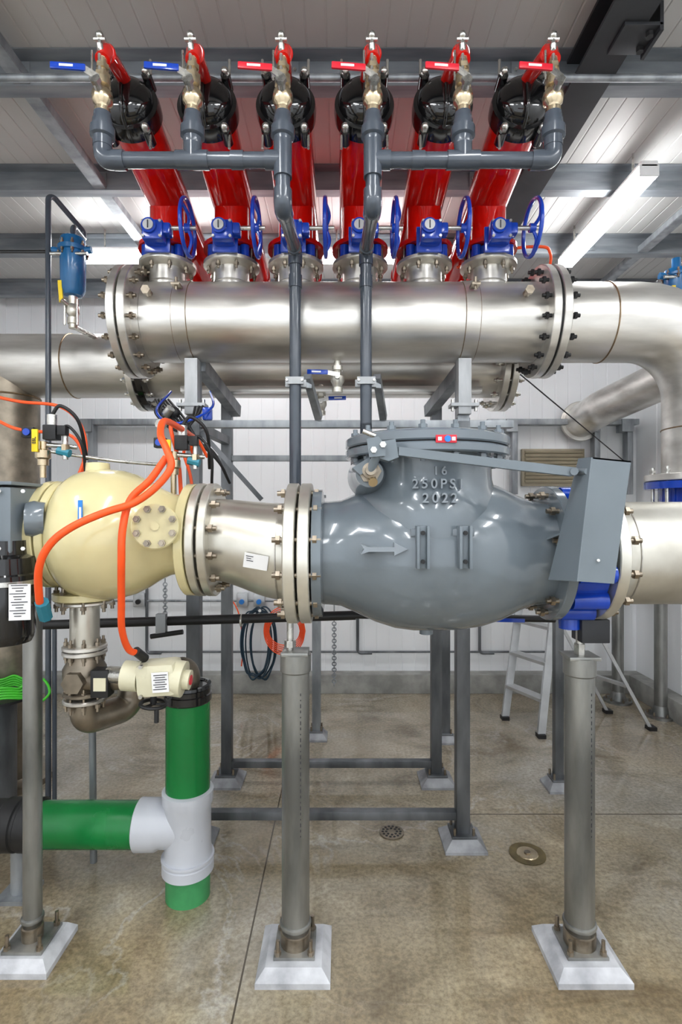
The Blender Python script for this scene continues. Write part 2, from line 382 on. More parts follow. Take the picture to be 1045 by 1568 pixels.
# cast letters follow the neck curve
def curved(txt,cx,r,z,size,depth):
    w=size*.68; n=len(txt)
    for k,ch in enumerate(txt):
        a=((k-(n-1)/2)*w+(cx-bx))/r
        R=Matrix.Rotation(a,3,'Z')@Matrix.Rotation(math.pi/2,3,'X')
        o.text(ch,(bx+math.sin(a)*r,YA-math.cos(a)*r,z),size,GREYL,depth,R,.0006)
curved('16',X(674,1.53),.209,1.567,.034,.006); curved('250PSI',X(671,1.53),.220,1.529,.038,.007); curved('2022',X(671,1.53),.237,1.488,.038,.009)
o.box((X(684,1.475),1.478,1.652),(.058,.006,.022),REDM,bev=.001); o.cyl((X(686,1.475),1.476,1.652),(X(686,1.475),1.472,1.652),.009,LBLUE)
for k in (-.018,.020): o.box((X(684,1.475)+k,1.4745,1.652),(.010,.002,.010),WHITE)
o.lathe((.655,YA,ZA),(1,0,0),[(-.004,.17),(0,.212),(.003,.215),(.027,.215),(.030,.212)],GREY,56)
o.bolts((0,YA,ZA),(1,0,0),.190,12,.014,.628,.712,BOLTD)
o.cyl((bx+.0,YA,1.08),(bx,YA,1.055),.022,GREY)
o.done()
# paired stainless flanges + reducer
o=B('stainless_reducer_spool')
for a in (X(443,YA),X(443,YA)+.042): o.flange((a,YA,ZA),(1,0,0),.225,.034,STEELW)
o.lathe((X(443,YA)+.034,YA,ZA),(1,0,0),[(0,.165),(.008,.165)],BLKR)
o.bolts((0,YA,ZA),(1,0,0),.197,12,.015,X(443,YA)-.02,X(443,YA)+.098,BOLTD)
z0=Z(826,YA)
rr=[]
for i in range(13):
    w=i/12; s=w*w*(3-2*w); rr.append((V((X(325,YA)+w*(X(437,YA)-X(325,YA)),YA,z0+(ZA+.004-z0)*s)),(1,0,0),.132+.024*s))
rr.append((V((X(445,YA),YA,ZA)),(1,0,0),.158)); o.loft(rr,STEELW,64)
xg=X(306,YA)
for a in (xg,xg+.034): o.flange((a,YA,z0),(1,0,0),.182,.026,STEELW)
o.lathe((xg+.026,YA,z0),(1,0,0),[(0,.14),(.008,.14)],BLKR)
o.bolts((0,YA,z0),(1,0,0),.158,12,.013,xg-.018,xg+.078,BOLTD)
o.torus((X(430,YA),YA,ZA),(1,0,0),.157,.002,SEAM,56,6)
LR=Matrix.Rotation(math.radians(10),3,'Y')@Matrix.Rotation(math.radians(14),3,'X'); lc=P(392,860,1.583)
o.box(lc,(.072,.003,.045),WHITE,LR)
for dx,dz,w in ((-.020,.014,.022),(-.022,.007,.014),(-.018,0,.020)): o.box(lc+LR@V((dx,-.002,dz)),(w,.001,.002),INK,LR)
o.done()
# blue lug valve + right pipe
o=B('wafer_butterfly_valve')
o.lathe((.688,YA,ZA),(1,0,0),[(0,.175),(.005,.182),(.03,.184),(.075,.184),(.105,.182),(.11,.175)],BLUE,56)
for k in range(12):
    t_=2*math.pi*(k+.5)/12; c=V((.743,YA+math.cos(t_)*.188,ZA+math.sin(t_)*.188)); o.cyl(c-V((.052,0,0)),c+V((.052,0,0)),.028,BLUE,n=16)
o.cyl((.743,YA,ZA-.15),(.743,YA,ZA-.245),.034,BLUE); o.done()
o=B('stainless_outlet_pipe')
o.flange((.80,YA,ZA),(1,0,0),.212,.034,STEELW); o.bolts((0,YA,ZA),(1,0,0),.19,12,.014,.782,.862,BOLTD)
o.lathe((.834,YA,ZA),(1,0,0),[(0,.182),(.03,.168),(.05,.165),(1.0,.165)],STEELW,64)
o.torus((.886,YA,ZA),(1,0,0),.166,.0025,SEAM,56,6)
o.pipe([(1.6,YA,ZA-.12),(1.6,YA,.02)],.05,.045,POST); o.box((1.6,YA,.01),(.2,.2,.02),PAD); o.done()
# cream control valve ----------------------------------------------------
o=B('cream_control_valve')
zc=Z(818,YA); XF=-.905
pr=[(X(u,YA),r) for u,r in ((100,.13),(106,.160),(116,.185),(128,.200),(146,.209),(166,.211),(190,.206),(212,.192),(232,.170),(248,.148),(264,.132),(280,.126),(292,.126))]
o.lathe((0,YA,zc),(1,0,0),pr,CREAM,64)
o.flange((X(290,YA),YA,z0),(1,0,0),.180,.028,CREAM)
o.flange((XF-.034,YA,zc),(1,0,0),.172,.028,CREAM); o.flange((XF,YA,zc),(1,0,0),.172,.026,CREAM)
o.lathe((XF-.008,YA,zc),(1,0,0),[(0,.15),(.01,.15)],BLKR,48)
o.bolts((0,YA,zc),(1,0,0),.150,12,.013,XF-.052,XF+.046,BOLTD)
fc=P(238,806,1.53); fd=V((.22,-1,.05)).normalized()
o.lathe(fc-fd*.13,fd,[(0,.064),(.115,.052)],CREAM,36); o.flange(fc-fd*.024,fd,.066,.014,CREAM); o.lathe(fc-fd*.011,fd,[(0,.06),(.004,.06)],BLKR,36); o.flange(fc-fd*.007,fd,.066,.014,CREAM)
o.bolts(fc,fd,.052,8,.0105,-.032,.024,BOLTD); o.lathe(fc+fd*.008,fd,[(0,.012),(.004,.012)],CREAM,16)
xo=X(130,YA); zb=Z(912,YA)
o.lathe((xo,YA,zb),(0,0,1),[(-.010,.093),(-.007,.096),(.012,.096),(.015,.06),(.03,.07),(.10,.12)],CREAM,48)
o.bolts((xo,YA,0),(0,0,1),.082,8,.010,zb-.035,zb+.022,BOLTD)
o.box(P(123,790,1.535),(.013,.003,.09),LBLUE); o.box(P(123,790,1.534),(.006,.003,.05),WHITE)
o.lathe((X(150,YA),YA,zc+.18),(0,0,1),[(0,.04),(.05,.036),(.053,.02)],CREAM,24)
o.done()
# gearbox + actuator far left
o=B('valve_actuator')
o.lathe((XF-.03,YA-.02,zc),(-1,0,0),[(0,.085),(.03,.085),(.04,.07),(.10,.068),(.24,.085)],GREY,36)
o.lathe(P(70,795,1.60),(-1,-.4,0),[(0,.05),(.03,.055),(.05,.05)],GREY,32)
o.box(P(-8,796,1.60),(.20,.17,.19),GREYP,bev=.008); o.box(P(-8,742,1.60),(.21,.18,.01),GREYP,bev=.002)
for q in ((35,752),(35,840),(-2,840),(-2,752)): o.cyl(P(*q,1.515),P(*q,1.50),.006,CHROME,n=6)
bc=P(6,0,1.56); bc.z=0
o.lathe((bc.x,1.56,Z(985,1.56)),(0,0,1),[(0,.05),(.004,.072),(.02,.08),(.03,.082),(.17,.082),(.175,.086),(.20,.086),(.205,.082),(.25,.082),(.26,.06),(.30,.06)],BLACK,48)
o.lathe((bc.x,1.56,Z(985,1.56)),(0,0,1),[(.172,.0865),(.186,.0865)],CHROME,48)
lr=Matrix.Rotation(math.radians(12),3,'Z')
o.box((X(28,1.48),1.487,Z(922,1.487)),(.055,.003,.10),WHITE,lr)
for k in range(12): o.box((X(28,1.48)-.004*(k%2),1.4845,Z(896+k*4.3,1.487)),(.042-.012*(k%3),.002,.002),INK,lr)
o.done()
# dump line under cream valve
o=B('stainless_drain_valve')
o.cyl((xo,YA,Z(922,YA)),(xo,YA,Z(992,YA)),.045,STEELW,n=36); o.flange((xo,YA,Z(924,YA)),(0,0,1),.085,.012,STEEL)
for v_ in (990,998): o.flange((xo,YA,Z(v_,YA)-.006),(0,0,1),.068,.014,STEEL)
o.flange((xo,YA,Z(1062,YA)),(0,0,1),.066,.013,BRONZE); o.flange((xo,YA,Z(1073,YA)),(0,0,1),.066,.013,STEEL)
for zz in (Z(994,YA),Z(1067,YA)): o.bolts((xo,YA,0),(0,0,1),.055,8,.008,zz-.028,zz+.028,BOLTD)
o.lathe((xo,YA,Z(1064,YA)),(0,0,1),[(0,.045),(.03,.052),(.06,.066),(.09,.066),(.12,.05),(.145,.045)],BRONZE,40)
o.cyl((xo,YA-.02,Z(1035,YA)),(xo,YA-.085,Z(1035,YA)),.035,BRONZE,n=6)
o.cyl((xo+.02,YA-.03,Z(1038,YA)),(xo+.14,YA-.03,Z(1036,YA)),.032,BRONZE,n=28)
o.box((xo+.082,YA-.055,Z(1036,YA)),(.055,.05,.085),BLKR,bev=.003); o.box((xo+.085,YA-.082,Z(1036,YA)),(.038,.004,.04),CREAM2)
o.pipe([(xo,YA,Z(1074,YA)),(xo,YA,Z(1098,YA)-.012),(xo+.10,YA+.13,Z(1098,YA)-.012),(xo+.10,YA+.13,Z(1060,YA)),(X(288,2.03),2.03,.86),(X(288,2.03),2.03,.79)],.07,.045,BRONZE,28)
o.done()
o=B('electric_actuator')
R=Matrix.Rotation(math.radians(-4),3,'Y'); ac=P(240,1036,1.66)
o.box(ac+V((.01,0,0)),(.12,.10,.10),CREAM2,R,bev=.018); o.cyl(ac+V((-.05,0,.0)),ac+V((-.10,.0,.004)),.046,CREAM2,n=28)
o.cyl(ac+V((.03,0,0)),ac+V((.085,0,-.008)),.055,CREAM2,n=28); o.cyl(ac+V((.085,0,-.008)),ac+V((.105,0,-.010)),.03,CREAM2,n=24)
o.cyl(ac+V((.104,0,-.010)),ac+V((.108,0,-.010)),.015,REDM,n=16)
o.cyl(ac+V((-.16,.03,-.002)),ac+V((-.09,.01,0)),.026,CHROME); o.box(ac+V((.03,-.056,.0)),(.05,.003,.06),WHITE,R); 
for k in range(7): o.box(ac+V((.03,-.058,.022-.007*k)),(.04-.01*(k%2),.002,.002),INK,R)
for s in (-.045,.045): o.cyl(ac+V((-.03,-.045,s)),ac+V((-.03,-.058,s)),.006,CHROME,n=8)
hc=ac+V((-.01,0,-.085)); o.torus(hc,(.1,0,1),.038,.006,BLKR,28,8); o.cyl(hc,hc+V((0,0,.045)),.010,BLKR)
for k in range(3):
    a=2*math.pi*k/3; o.cyl(hc,hc+V((math.cos(a)*.038,math.sin(a)*.038,0)),.005,BLKR,n=8)
o.cyl(hc+V((.02,-.03,0)),hc+V((.02,-.03,-.045)),.007,BLKR); o.done()
# green/white drain stack
gx=X(288,2.03); gy=2.03
o=B('green_drain_pipe')
o.lathe((gx,gy,0),(0,0,1),[(0,.082),(.11,.082)],GREENL,48)
o.lathe((gx,gy,0),(0,0,1),[(.34,.082),(.74,.082)],GREEN,48)
o.lathe((gx,gy,0),(0,0,1),[(.735,.084),(.74,.088),(.765,.088),(.768,.084),(.785,.084),(.79,.088),(.80,.086),(.802,.075),(.795,.07)],BLACK,48)
tz=Z(1262,gy)
o.lathe((gx,gy,0),(0,0,1),[(.095,.085),(.10,.096),(.135,.096),(.14,.092),(.155,.09),(.19,.086),(.34,.086),(.355,.093),(.40,.095),(.405,.085)],WPVC,56)
o.lathe((gx,gy,0),(0,0,1),[(.145,.0975),(.15,.0985),(.156,.0975)],WPVC,56)
o.lathe((gx,gy,tz),(-1,0,0),[(0,.082),(.10,.083),(.115,.092),(.185,.093),(.19,.084)],WPVC,48)
o.cyl((gx-.18,gy,tz),(X(58,gy),gy,tz),.083,GREEN,n=48)
o.lathe((X(64,gy),gy,tz),(-1,0,0),[(0,.086),(.005,.094),(.06,.094),(.065,.088),(.075,.088),(.08,.094),(.13,.094),(.135,.088),(.5,.088)],BLKR,48)
o.cyl((X(30,gy),gy,tz-.08),(X(30,gy),gy,0),.03,GALV); o.box((X(30,gy),gy,.008),(.12,.12,.016),GALV)
o.done()

# ------------------------------------------------------------------ overhead headers
YH=2.35; ZH=2.278; RH=.168
XS=[X(257+98.2*i,YH) for i in range(6)]
o=B('stainless_inlet_header')
o.cyl((-.90,YH,ZH),(.90,YH,ZH),RH,STEEL,n=80)
for x in (-.935,-.893): o.flange((x,YH,ZH),(1,0,0),.236,.033,STEEL)
o.lathe((-.902,YH,ZH),(1,0,0),[(0,.19),(.009,.19)],BLKR)
o.bolts((0,YH,ZH),(1,0,0),.208,16,.014,-.96,-.835,BOLTD)
for x in (.845,.888): o.flange((x,YH,ZH),(1,0,0),.236,.033,STEEL)
o.lathe((.878,YH,ZH),(1,0,0),[(0,.225),(.010,.225)],BLKR)
o.bolts((0,YH,ZH),(1,0,0),.208,16,.014,.82,.946,BLKR)
for u in (290,712):
    x=X(u,YH); o.lathe((x-.03,YH,ZH),(1,0,0),[(0,RH+.001),(.001,RH+.0035),(.059,RH+.0035),(.06,RH+.001)],STEEL,64)
    for s in (0,.06): o.torus((x-.03+s,YH,ZH),(1,0,0),RH+.001,.0018,WELD,64,6)
    o.box((x,YH-RH-.012,ZH+.09),(.035,.05,.012),BOLTD,bev=.002); o.cyl((x,YH-RH-.02,ZH+.07),(x,YH-RH-.02,ZH+.12),.006,BOLTD)
for u in (227,808):
    c=V((X(u,YH-.17),YH-.15,ZH+.065)); o.cyl(c,c+V((0,-.05,0)),.014,BOLTD); o.cyl(c+V((0,-.04,0)),c+V((0,-.055,0)),.019,BOLTD,n=6)
o.torus((-.83,YH,ZH),(1,0,0),RH,.002,SEAM,64,6)
ex=1.60; o.pipe([(.90,YH,ZH),(ex,YH,ZH),(ex,YH,1.62)],.46,RH,STEEL,64)
o.torus((1.14,YH,ZH),(1,0,0),RH+.0005,.0035,WELD,64,6); o.torus((ex,YH,1.815),(0,0,1),RH+.0005,.003,WELD,64,6)
for zf in (1.585,): o.flange((ex,YH,zf),(0,0,1),.236,.03,STEEL)
for x in XS:
    o.lathe((x,YH,ZH+.12),(0,0,1),[(0,.080),(.05,.078),(.12,.076)],STEEL,40); o.torus((x,YH,ZH+.163),(0,0,1),.078,.004,SEAM,40,6)
    o.lathe((x,YH,2.505),(0,0,1),[(0,.085),(.01,.118),(.012,.121),(.026,.121),(.028,.118)],STEELW,48)
    o.bolts((x,YH,0),(0,0,1),.10,8,.010,2.492,2.60,BOLTD)
o.cyl((ex,YH,1.46),(ex,YH,.0),.05,POST); o.done()
o=B('blue_flange_valve'); o.lathe((ex,YH,1.46),(0,0,1),[(0,.17),(.0,.236),(.03,.236),(.031,.18),(.09,.18),(.091,.236),(.122,.236),(.123,.17)],BLUE,56)
o.bolts((ex,YH,0),(0,0,1),.208,12,.014,1.44,1.635,CHROME); o.done()
# rear header
YB=2.90; ZB=2.238; RB=.168
o=B('stainless_outlet_header')
o.cyl((.90,YB,ZB),(XL+.01,YB,ZB),RB,STEEL,n=64)
o.cyl((-1.80,YB,ZB),(-1.80,YB,.1),.15,BRONZE,n=48)
o.torus((-1.8,YB,ZB-.17),(0,0,1),.152,.005,WELD,48,6)
o.torus((X(115,YB),YB,ZB),(1,0,0),RB,.004,WELD,64,6)
o.lathe((-1.8,YB,0),(0,0,1),[(0,.22),(.03,.22),(.031,.19),(.05,.152),(.2,.152)],BRONZE,56)
for x in (-1.09,-1.045): o.flange((x,YB,ZB),(1,0,0),.24,.033,BLACK if x>-1.06 else STEEL)
for x in (.82,.865): o.flange((x,YB,ZB),(1,0,0),.24,.033,STEEL)
o.bolts((0,YB,ZB),(1,0,0),.212,16,.014,-1.11,-.99,CHROME); o.bolts((0,YB,ZB),(1,0,0),.212,16,.014,.79,.92,CHROME)
o.box((-.05,YB-.13,ZB-RB+.012),(1.55,.05,.03),STEEL,bev=.003)
o.done()
# red vessels + caps
NX=.016
def rp(x,y): return V((x,y,2.90-(y-1.94)*.176))
rd=(V((0,-1,.176))).normalized()
for i,x in enumerate(XS):
    xn=x+NX
    o=B('red_pressure_pipe')
    a=rp(x,1.94)
    o.cyl(a,rp(x,3.25),.090,RED,n=56)
    o.lathe(a,rd,[(-.05,.0905),(-.048,.095),(-.03,.095),(-.028,.0905)],RED,48)
    zp=rp(x,YH).z
    o.lathe((x,YH,2.585),(0,0,1),[(0,.085),(0,.122),(.018,.122),(.02,.085),(.06,.075),(zp-2.585,.075)],RED,40)
    # nozzle on nose : red elbow
    q=a+V((0,-.005,.075))
    o.pipe([q+V((0,.10,-.02)),q,V((xn,1.70,2.915)),V((xn,1.672,2.86))],.03,.023,RED,20)
    o.torus(V((xn,1.70,2.905)),(0,1,.3),.024,.006,RED,20,6)
    zq=rp(x,YB).z; o.cyl((x,YB,zq),(x,YB,ZB+.15),.06,RED,n=28)
    o.lathe((x,YB,2.47),(0,0,1),[(0,.1),(.03,.1)],RED,36)
    o.lathe(rp(x,2.9),(0,1,-.176),[(0,.0905),(.0,.094),(.03,.094),(.03,.0905)],RED,40)
    o.done()
    o=B('black_end_cap')
    o.lathe(a,rd,[(-.03,.092),(-.028,.106),(.005,.109),(.03,.106),(.032,.098),(.034,.093),(.05,.090),(.068,.078),(.082,.055),(.09,.03),(.092,.001)],BLACK,56)
    _,b1,b2=basis(rd)
    o.path([a+rd*t_+b2*s for s,t_ in ((-.10,.02),(-.088,.055),(-.06,.083),(0,.098),(.06,.083),(.088,.055),(.10,.02))],.007,BLACK,10)
    for sx in (-1,1):
        for sz in (-1,1):
            p=a+V((sx*.068,0,sz*.098))
            o.cyl(p-rd*.02,p+rd*.035,.018,BLACK,n=16); o.cyl(p-rd*.035,p+rd*.06,.0065,CHROME,n=10); o.cyl(p+rd*.034,p+rd*.047,.0135,CHROME,n=6)
            o.ball(p+rd*.05,.0135,CHROME); o.cyl(p+V((sx*.014,-.03,sz*.01)),p+V((sx*.014,-.035,sz*.06)),.005,CHROME,n=8)
    o.torus(a+rd*.06+V((.03,0,-.01)),rd,.03,.004,BLACK,24,6)
    o.done()
    # blue gear-operated valve
    o=B('gear_butterfly_valve')
    o.lathe((x,YH,2.534),(0,0,1),[(0,.085),(.003,.092),(.046,.092),(.050,.085)],BLUE,40)
    for k in range(4):
        t_=2*math.pi*(k+.5)/4; c=V((x+math.cos(t_)*.097,YH+math.sin(t_)*.097,2.559)); o.cyl(c-V((0,0,.023)),c+V((0,0,.023)),.02,BLUE,n=14)
    g=V((x,2.185,2.588))
    o.cyl((x,YH-.07,2.562),g,.028,BLUE)
    o.box(g,(.085,.07,.080),BLUE,bev=.010); o.box(g+V((-.0,.035,-.01)),(.105,.012,.105),BLUE,bev=.004); o.box(g+V((.050,.0,.01)),(.04,.05,.045),BLUE,bev=.008)
    o.cyl(g+V((-.01,-.034,.01)),g+V((-.01,-.046,.01)),.030,BLUE,n=28); o.cyl(g+V((-.01,-.045,.01)),g+V((-.01,-.052,.01)),.021,ALU,n=24); o.box(g+V((-.01,-.053,.01)),(.004,.004,.03),INK)
    for sx in (-1,1):
        for sz in (-1,1): o.cyl(g+V((sx*.034,-.034,sz*.030)),g+V((sx*.034,-.042,sz*.030)),.006,CHROME,n=6)
    w=g+V((.135,-.0,.02)); o.cyl(g+V((.04,0,.02)),w+V((.035,0,0)),.009,CHROME); o.cyl(w-V((.012,0,0)),w+V((.012,0,0)),.018,BLUE)
    o.torus(w,(1,0,0),.108,.0085,BLUE,44,10)
    for k in range(3):
        t_=2*math.pi*k/3+.5; e=w+V((0,math.cos(t_),math.sin(t_)))*.108; mid=w+V((.016,math.cos(t_)*.05,math.sin(t_)*.05)); o.hose([w,mid,e],.007,BLUE,8,5)
    o.done()
    # brass sampling valve with lever
    o=B('brass_ball_valve'); y=1.672; x=xn
    o.lathe((x,y,2.690),(0,0,1),[(0,.024),(.018,.024),(.019,.019),(.028,.021),(.036,.030),(.052,.033),(.068,.030),(.078,.021),(.087,.019),(.088,.025),(.11,.025)],BRASS,10)
    o.cyl((x,y,2.80),(x,y,2.865),.014,BRASS); o.cyl((x,y,2.80),(x,y,2.815),.024,BRASS,n=6); o.cyl((x,y,2.83),(x,y,2.845),.020,BRASS,n=6)
    o.cyl((x,y-.02,2.747),(x,y-.05,2.758),.012,CHROME); o.cyl((x,y-.045,2.757),(x,y-.057,2.760),.017,CHROME,n=6)
    hm=BLUE if i<2 else REDM
    o.prism([V((x+.012,y-.052,2.775)),V((x+.012,y-.052,2.752)),V((x-.03,y-.06,2.775)),V((x-.03,y-.06,2.797))],(0,.004,0),CHROME)
    o.bar((x-.025,y-.060,2.787),(x-.128,y-.066,2.790),.008,.020,hm,bev=.003)
    o.bar((x-.06,y-.0655,2.789),(x-.10,y-.0685,2.789),.003,.007,WHITE)
    o.cyl((x-.004,y-.012,2.81),(x-.004,y-.012,2.925),.0055,CHROME,n=10); o.cyl((x,y,2.86),(x-.004,y-.012,2.90),.010,CHROME,n=12)
    o.ball((x-.004,y-.012,2.928),.012,CHROME); o.cyl((x-.022,y-.012,2.915),(x+.014,y-.012,2.915),.006,CHROME,n=8)
    o.cyl((x-.028,y-.012,2.79),(x-.028,y-.012,2.88),.0035,CHROME,n=8); o.done()
# grey PVC manifolds
def manifold(i0,i1,i2):
    o=B('grey_pvc_manifold'); y=1.672; zm=2.548; r=.0235
    xs=[XS[i]+NX for i in (i0,i1,i2)]
    def union(x):
        o.lathe((x,y,2.585),(0,0,1),[(0,.0235),(.01,.0285),(.03,.0285),(.031,.031),(.035,.037),(.062,.037),(.066,.031),(.085,.030),(.092,.027),(.108,.026),(.109,.021)],PVC,28)
    far=xs[0]; s=1 if far<xs[2] else -1
    o.pipe([(far,y,2.62),(far,y,zm),(xs[2],y,zm)],.04,r,PVC,24)
    o.lathe((far,y,zm+.075),(0,0,-1),[(0,.029),(.035,.029)],PVC,28); o.lathe((far+s*.035,y,zm),(s,0,0),[(0,.029),(.035,.029)],PVC,28)
    o.pipe([(far,y,zm+.05),(far,y,zm),(far+s*.05,y,zm)],.04,.0275,PVC,24)
    o.cyl((xs[1],y,zm),(xs[1],y,2.62),r,PVC); o.lathe((xs[1],y,zm),(0,0,1),[(0,.028),(.05,.028),(.052,.024)],PVC,28); o.lathe((xs[1]-.05,y,zm),(1,0,0),[(0,.028),(.1,.028)],PVC,28)
    o.cyl((xs[2],y,2.62),(xs[2],y,2.45),r,PVC); o.lathe((xs[2],y,zm-.055),(0,0,1),[(0,.029),(.11,.029)],PVC,28); o.lathe((xs[2],y,zm),(-s,0,0),[(0,.028),(.055,.028)],PVC,28)
    o.lathe(((xs[1]+xs[2])/2-.02,y,zm),(1,0,0),[(0,.027),(.04,.027)],PVC,28)
    for x in xs: union(x)
    xz=xs[2]; yv=2.13
    o.pipe([(xz,y,2.50),(xz,y,2.40),(xz,yv,2.49),(xz,yv,1.42 if i0==0 else 1.70)],.035,r,PVC,24)
    o.pipe([(xz,y,2.455),(xz,y,2.40),(xz,y+.06,2.412)],.035,.029,PVC,24)
    o.pipe([(xz,yv-.06,2.478),(xz,yv,2.49),(xz,yv,2.43)],.035,.028,PVC,24)
    for zz in (2.34,): o.lathe((xz,yv,zz),(0,0,1),[(0,.027),(.05,.027)],PVC,28)
    if i0:   # right riser turns back to the rack
        o.pipe([(xz,yv,1.80),(xz,yv,1.68),(xz,yv+.3,1.66)],.04,r,PVC,24)
    zk=Z(585,yv); o.box((xz,yv-.028,zk),(.072,.006,.028),BRKT); o.box((xz,yv+.03,zk),(.085,.02,.03),BRKT,bev=.002)
    for sx in (-1,1): o.cyl((xz+sx*.03,yv-.04,zk),(xz+sx*.03,yv+.03,zk),.005,CHROME,n=8)
    o.bar((xz+.045,yv+.03,zk+.03),(xz+.085,2.33,1.86),.03,.03,GALV); o.bar((xz+.0,yv+.03,zk),(xz+.06,yv+.05,zk),.02,.03,GALV)
    o.done()
manifold(0,1,2); manifold(5,4,3)
# header ball valves
def bvalve(c,hm,k=1.):
    o=B('stainless_ball_valve'); c=V(c)
    o.lathe(c+V((0,0,-.075)),(0,0,1),[(0,.024),(.02,.024),(.022,.018),(.035,.022),(.05,.03),(.07,.03),(.082,.02),(.095,.018),(.096,.024),(.115,.024),(.116,.015),(.16*k,.015)],STEELW,12)
    o.cyl(c+V((0,-.02,-.015)),c+V((0,-.05,-.015)),.010,CHROME); s=-1 if k==1. else 1
    o.bar(c+V((-.01*s,-.05,-.01)),c+V((s*.05,-.055,.0)),.004,.018,CHROME); o.bar(c+V((s*.04,-.055,.0)),c+V((s*.13,-.055,.002)),.007,.02,BLUE,bev=.002); o.bar(c+V((s*.07,-.0595,.001)),c+V((s*.11,-.0595,.002)),.002,.007,WHITE)
    o.done()
bvalve((X(517,YH),YH,Z(575,YH)),BLUE,1.); bvalve((X(493,YB),YB-.1,Z(625,YB)+.02),BLUE,1.1)

# ------------------------------------------------------------------ support rack
o=B('steel_support_rack')
lx,rx=X(298,YH),X(708,YH); lxb,rxb=X(348,2.88),X(668,2.88)
def foot(x,y,s=.09,m=PAD):
    b=s;t=s*.6
    o.rings([[V((x+sx*k,y+sy*k,z)) for sx,sy in ((-1,-1),(1,-1),(1,1),(-1,1))] for k,z in ((b,0),(b,.012),(t,.045))],m)
    o.box((x,y,.05),(s*1.2,s*1.2,.012),FRAME,bev=.002)
    for sx in (-1,1):
        for sy in (-1,1): o.cyl((x+sx*s*.45,y+sy*s*.45,.05),(x+sx*s*.45,y+sy*s*.45,.085),.006,BOLTD,n=8)
FPAD=mat('weathered_pad',(.26,.265,.28),.6,0,.15,12,col2=(.40,.41,.43))
for x,y in ((lx,YH),(rx,YH)):
    o.box((x,y,.95),(.058,.058,1.82),FRAME,bev=.003); foot(x,y,.09,FPAD)
    o.box((x,y-.035,1.99),(.056,.045,.24),BRKT,bev=.003); o.box((x,y-.03,1.91),(.12,.07,.014),BRKT); 
    for s in (-.05,.05): o.cyl((x+s,y-.04,1.885),(x+s,y-.04,1.935),.007,CHROME,n=6)
    o.box((x,y,1.98),(.05,.06,.27),GALV); o.bar((x+.02,y+.02,2.10),(x+(.08 if x<0 else -.06),YB-.02,1.99),.05,.06,GALV)
for x,y in ((lxb,2.88),(rxb,2.88)):
    o.box((x,y,1.05),(.055,.055,2.02),FRAME,bev=.003); foot(x,y,.09,FPAD)
o.box(((lx+X(785,YH))/2,YH,Z(650,YH)),(X(785,YH)-lx,.04,.032),GALV,bev=.002)
o.box(((lx+rx)/2,YH,.125),(rx-lx,.04,.035),FRAME,bev=.002); o.box(((lxb+rxb)/2,2.88,.10),(rxb-lxb,.04,.035),FRAME,bev=.002)
o.box(((lxb+rxb)/2,2.88,Z(702,2.88)),(rxb-lxb+.1,.04,.03),GALV,bev=.002)
for a,b_ in ((lx,lxb),(rx,rxb)): 
    o.bar((a,YH,1.83),(b_,2.88,1.83),.04,.04,FRAME)
o.bar((lx+.03,YH,1.80),(X(400,YH),YH+.02,Z(765,YH)),.020,.020,FRAME)
o.done()
# extra posts in the hall
for u,v,D,w,top,mm in ((485,1130,3.44,.055,1.55,GALV),(682,1128,3.40,.055,1.6,FRAME),(855,1205,2.82,.045,1.40,FRAME)):
    o=B('steel_support_post'); x=X(u,D); o.box((x,D,top/2),(w,w,top),mm,bev=.003); foot(x,D,.07,FPAD); o.box((x,D,top),(.12,.12,.015),mm); o.done()

# ------------------------------------------------------------------ long pipes behind
o=B('black_conduit_pipe'); D=2.2
o.cyl((X(60,D),D,Z(957,D)),(X(545,D),D,Z(942,D)),.019,BLKR); o.cyl((X(545,D),D,Z(942,D)),(X(850,D),D,Z(948,D)),.014,BLKR)
for u in (250,): 
    o.box((X(u,D),D-.02,Z(955,D)),(.04,.03,.09),GALV,bev=.002); o.cyl((X(u,D)-.04,D-.03,Z(972,D)),(X(u,D)+.09,D-.03,Z(965,D)),.010,BLKR)
for u in (370,640): o.torus((X(u,D),D,Z(950,D)),(1,0,0),.022,.005,CHROME,16,6)
o.bar((X(755,D),D-.03,Z(947,D)),(X(800,D),D-.03,Z(948,D)),.006,.015,BLUE)
o.cyl((X(140,D),D,Z(955,D)),(X(140,D),D+.02,0),.014,GALV)
o.done()
o=B('stainless_branch_pipe')
o.pipe([(2.24,3.35,2.38),(1.93,3.95,2.22),(1.93,YW-.07,2.18)],.12,.13,STEEL,40); o.flange((1.93,YW-.07,2.18),(0,-1,0),.16,.02,STEEL); o.flange((2.24,3.35,2.38),(.46,-.89,.2),.16,.02,STEEL); o.done()
for x,y,t_ in ((2.27,3.8,1.05),(2.12,4.1,1.1)):
    o=B('floor_riser_pipe'); o.cyl((x,y,0),(x,y,t_),.042,POST,n=24); o.lathe((x,y,0),(0,0,1),[(0,.10),(.015,.10),(.016,.06),(.06,.05),(.08,.042)],POST,32)
    o.bolts((x,y,0),(0,0,1),.08,6,.009,-.0,.03,BOLTD); o.lathe((x,y,t_-.1),(0,0,1),[(0,.044),(.01,.055),(.05,.055),(.06,.044)],BLKR,24)
    o.pipe([(x,y,t_-.02),(x,y,t_+.05),(x+.0,YW-.02,t_+.05)],.05,.03,POST,20); o.done()
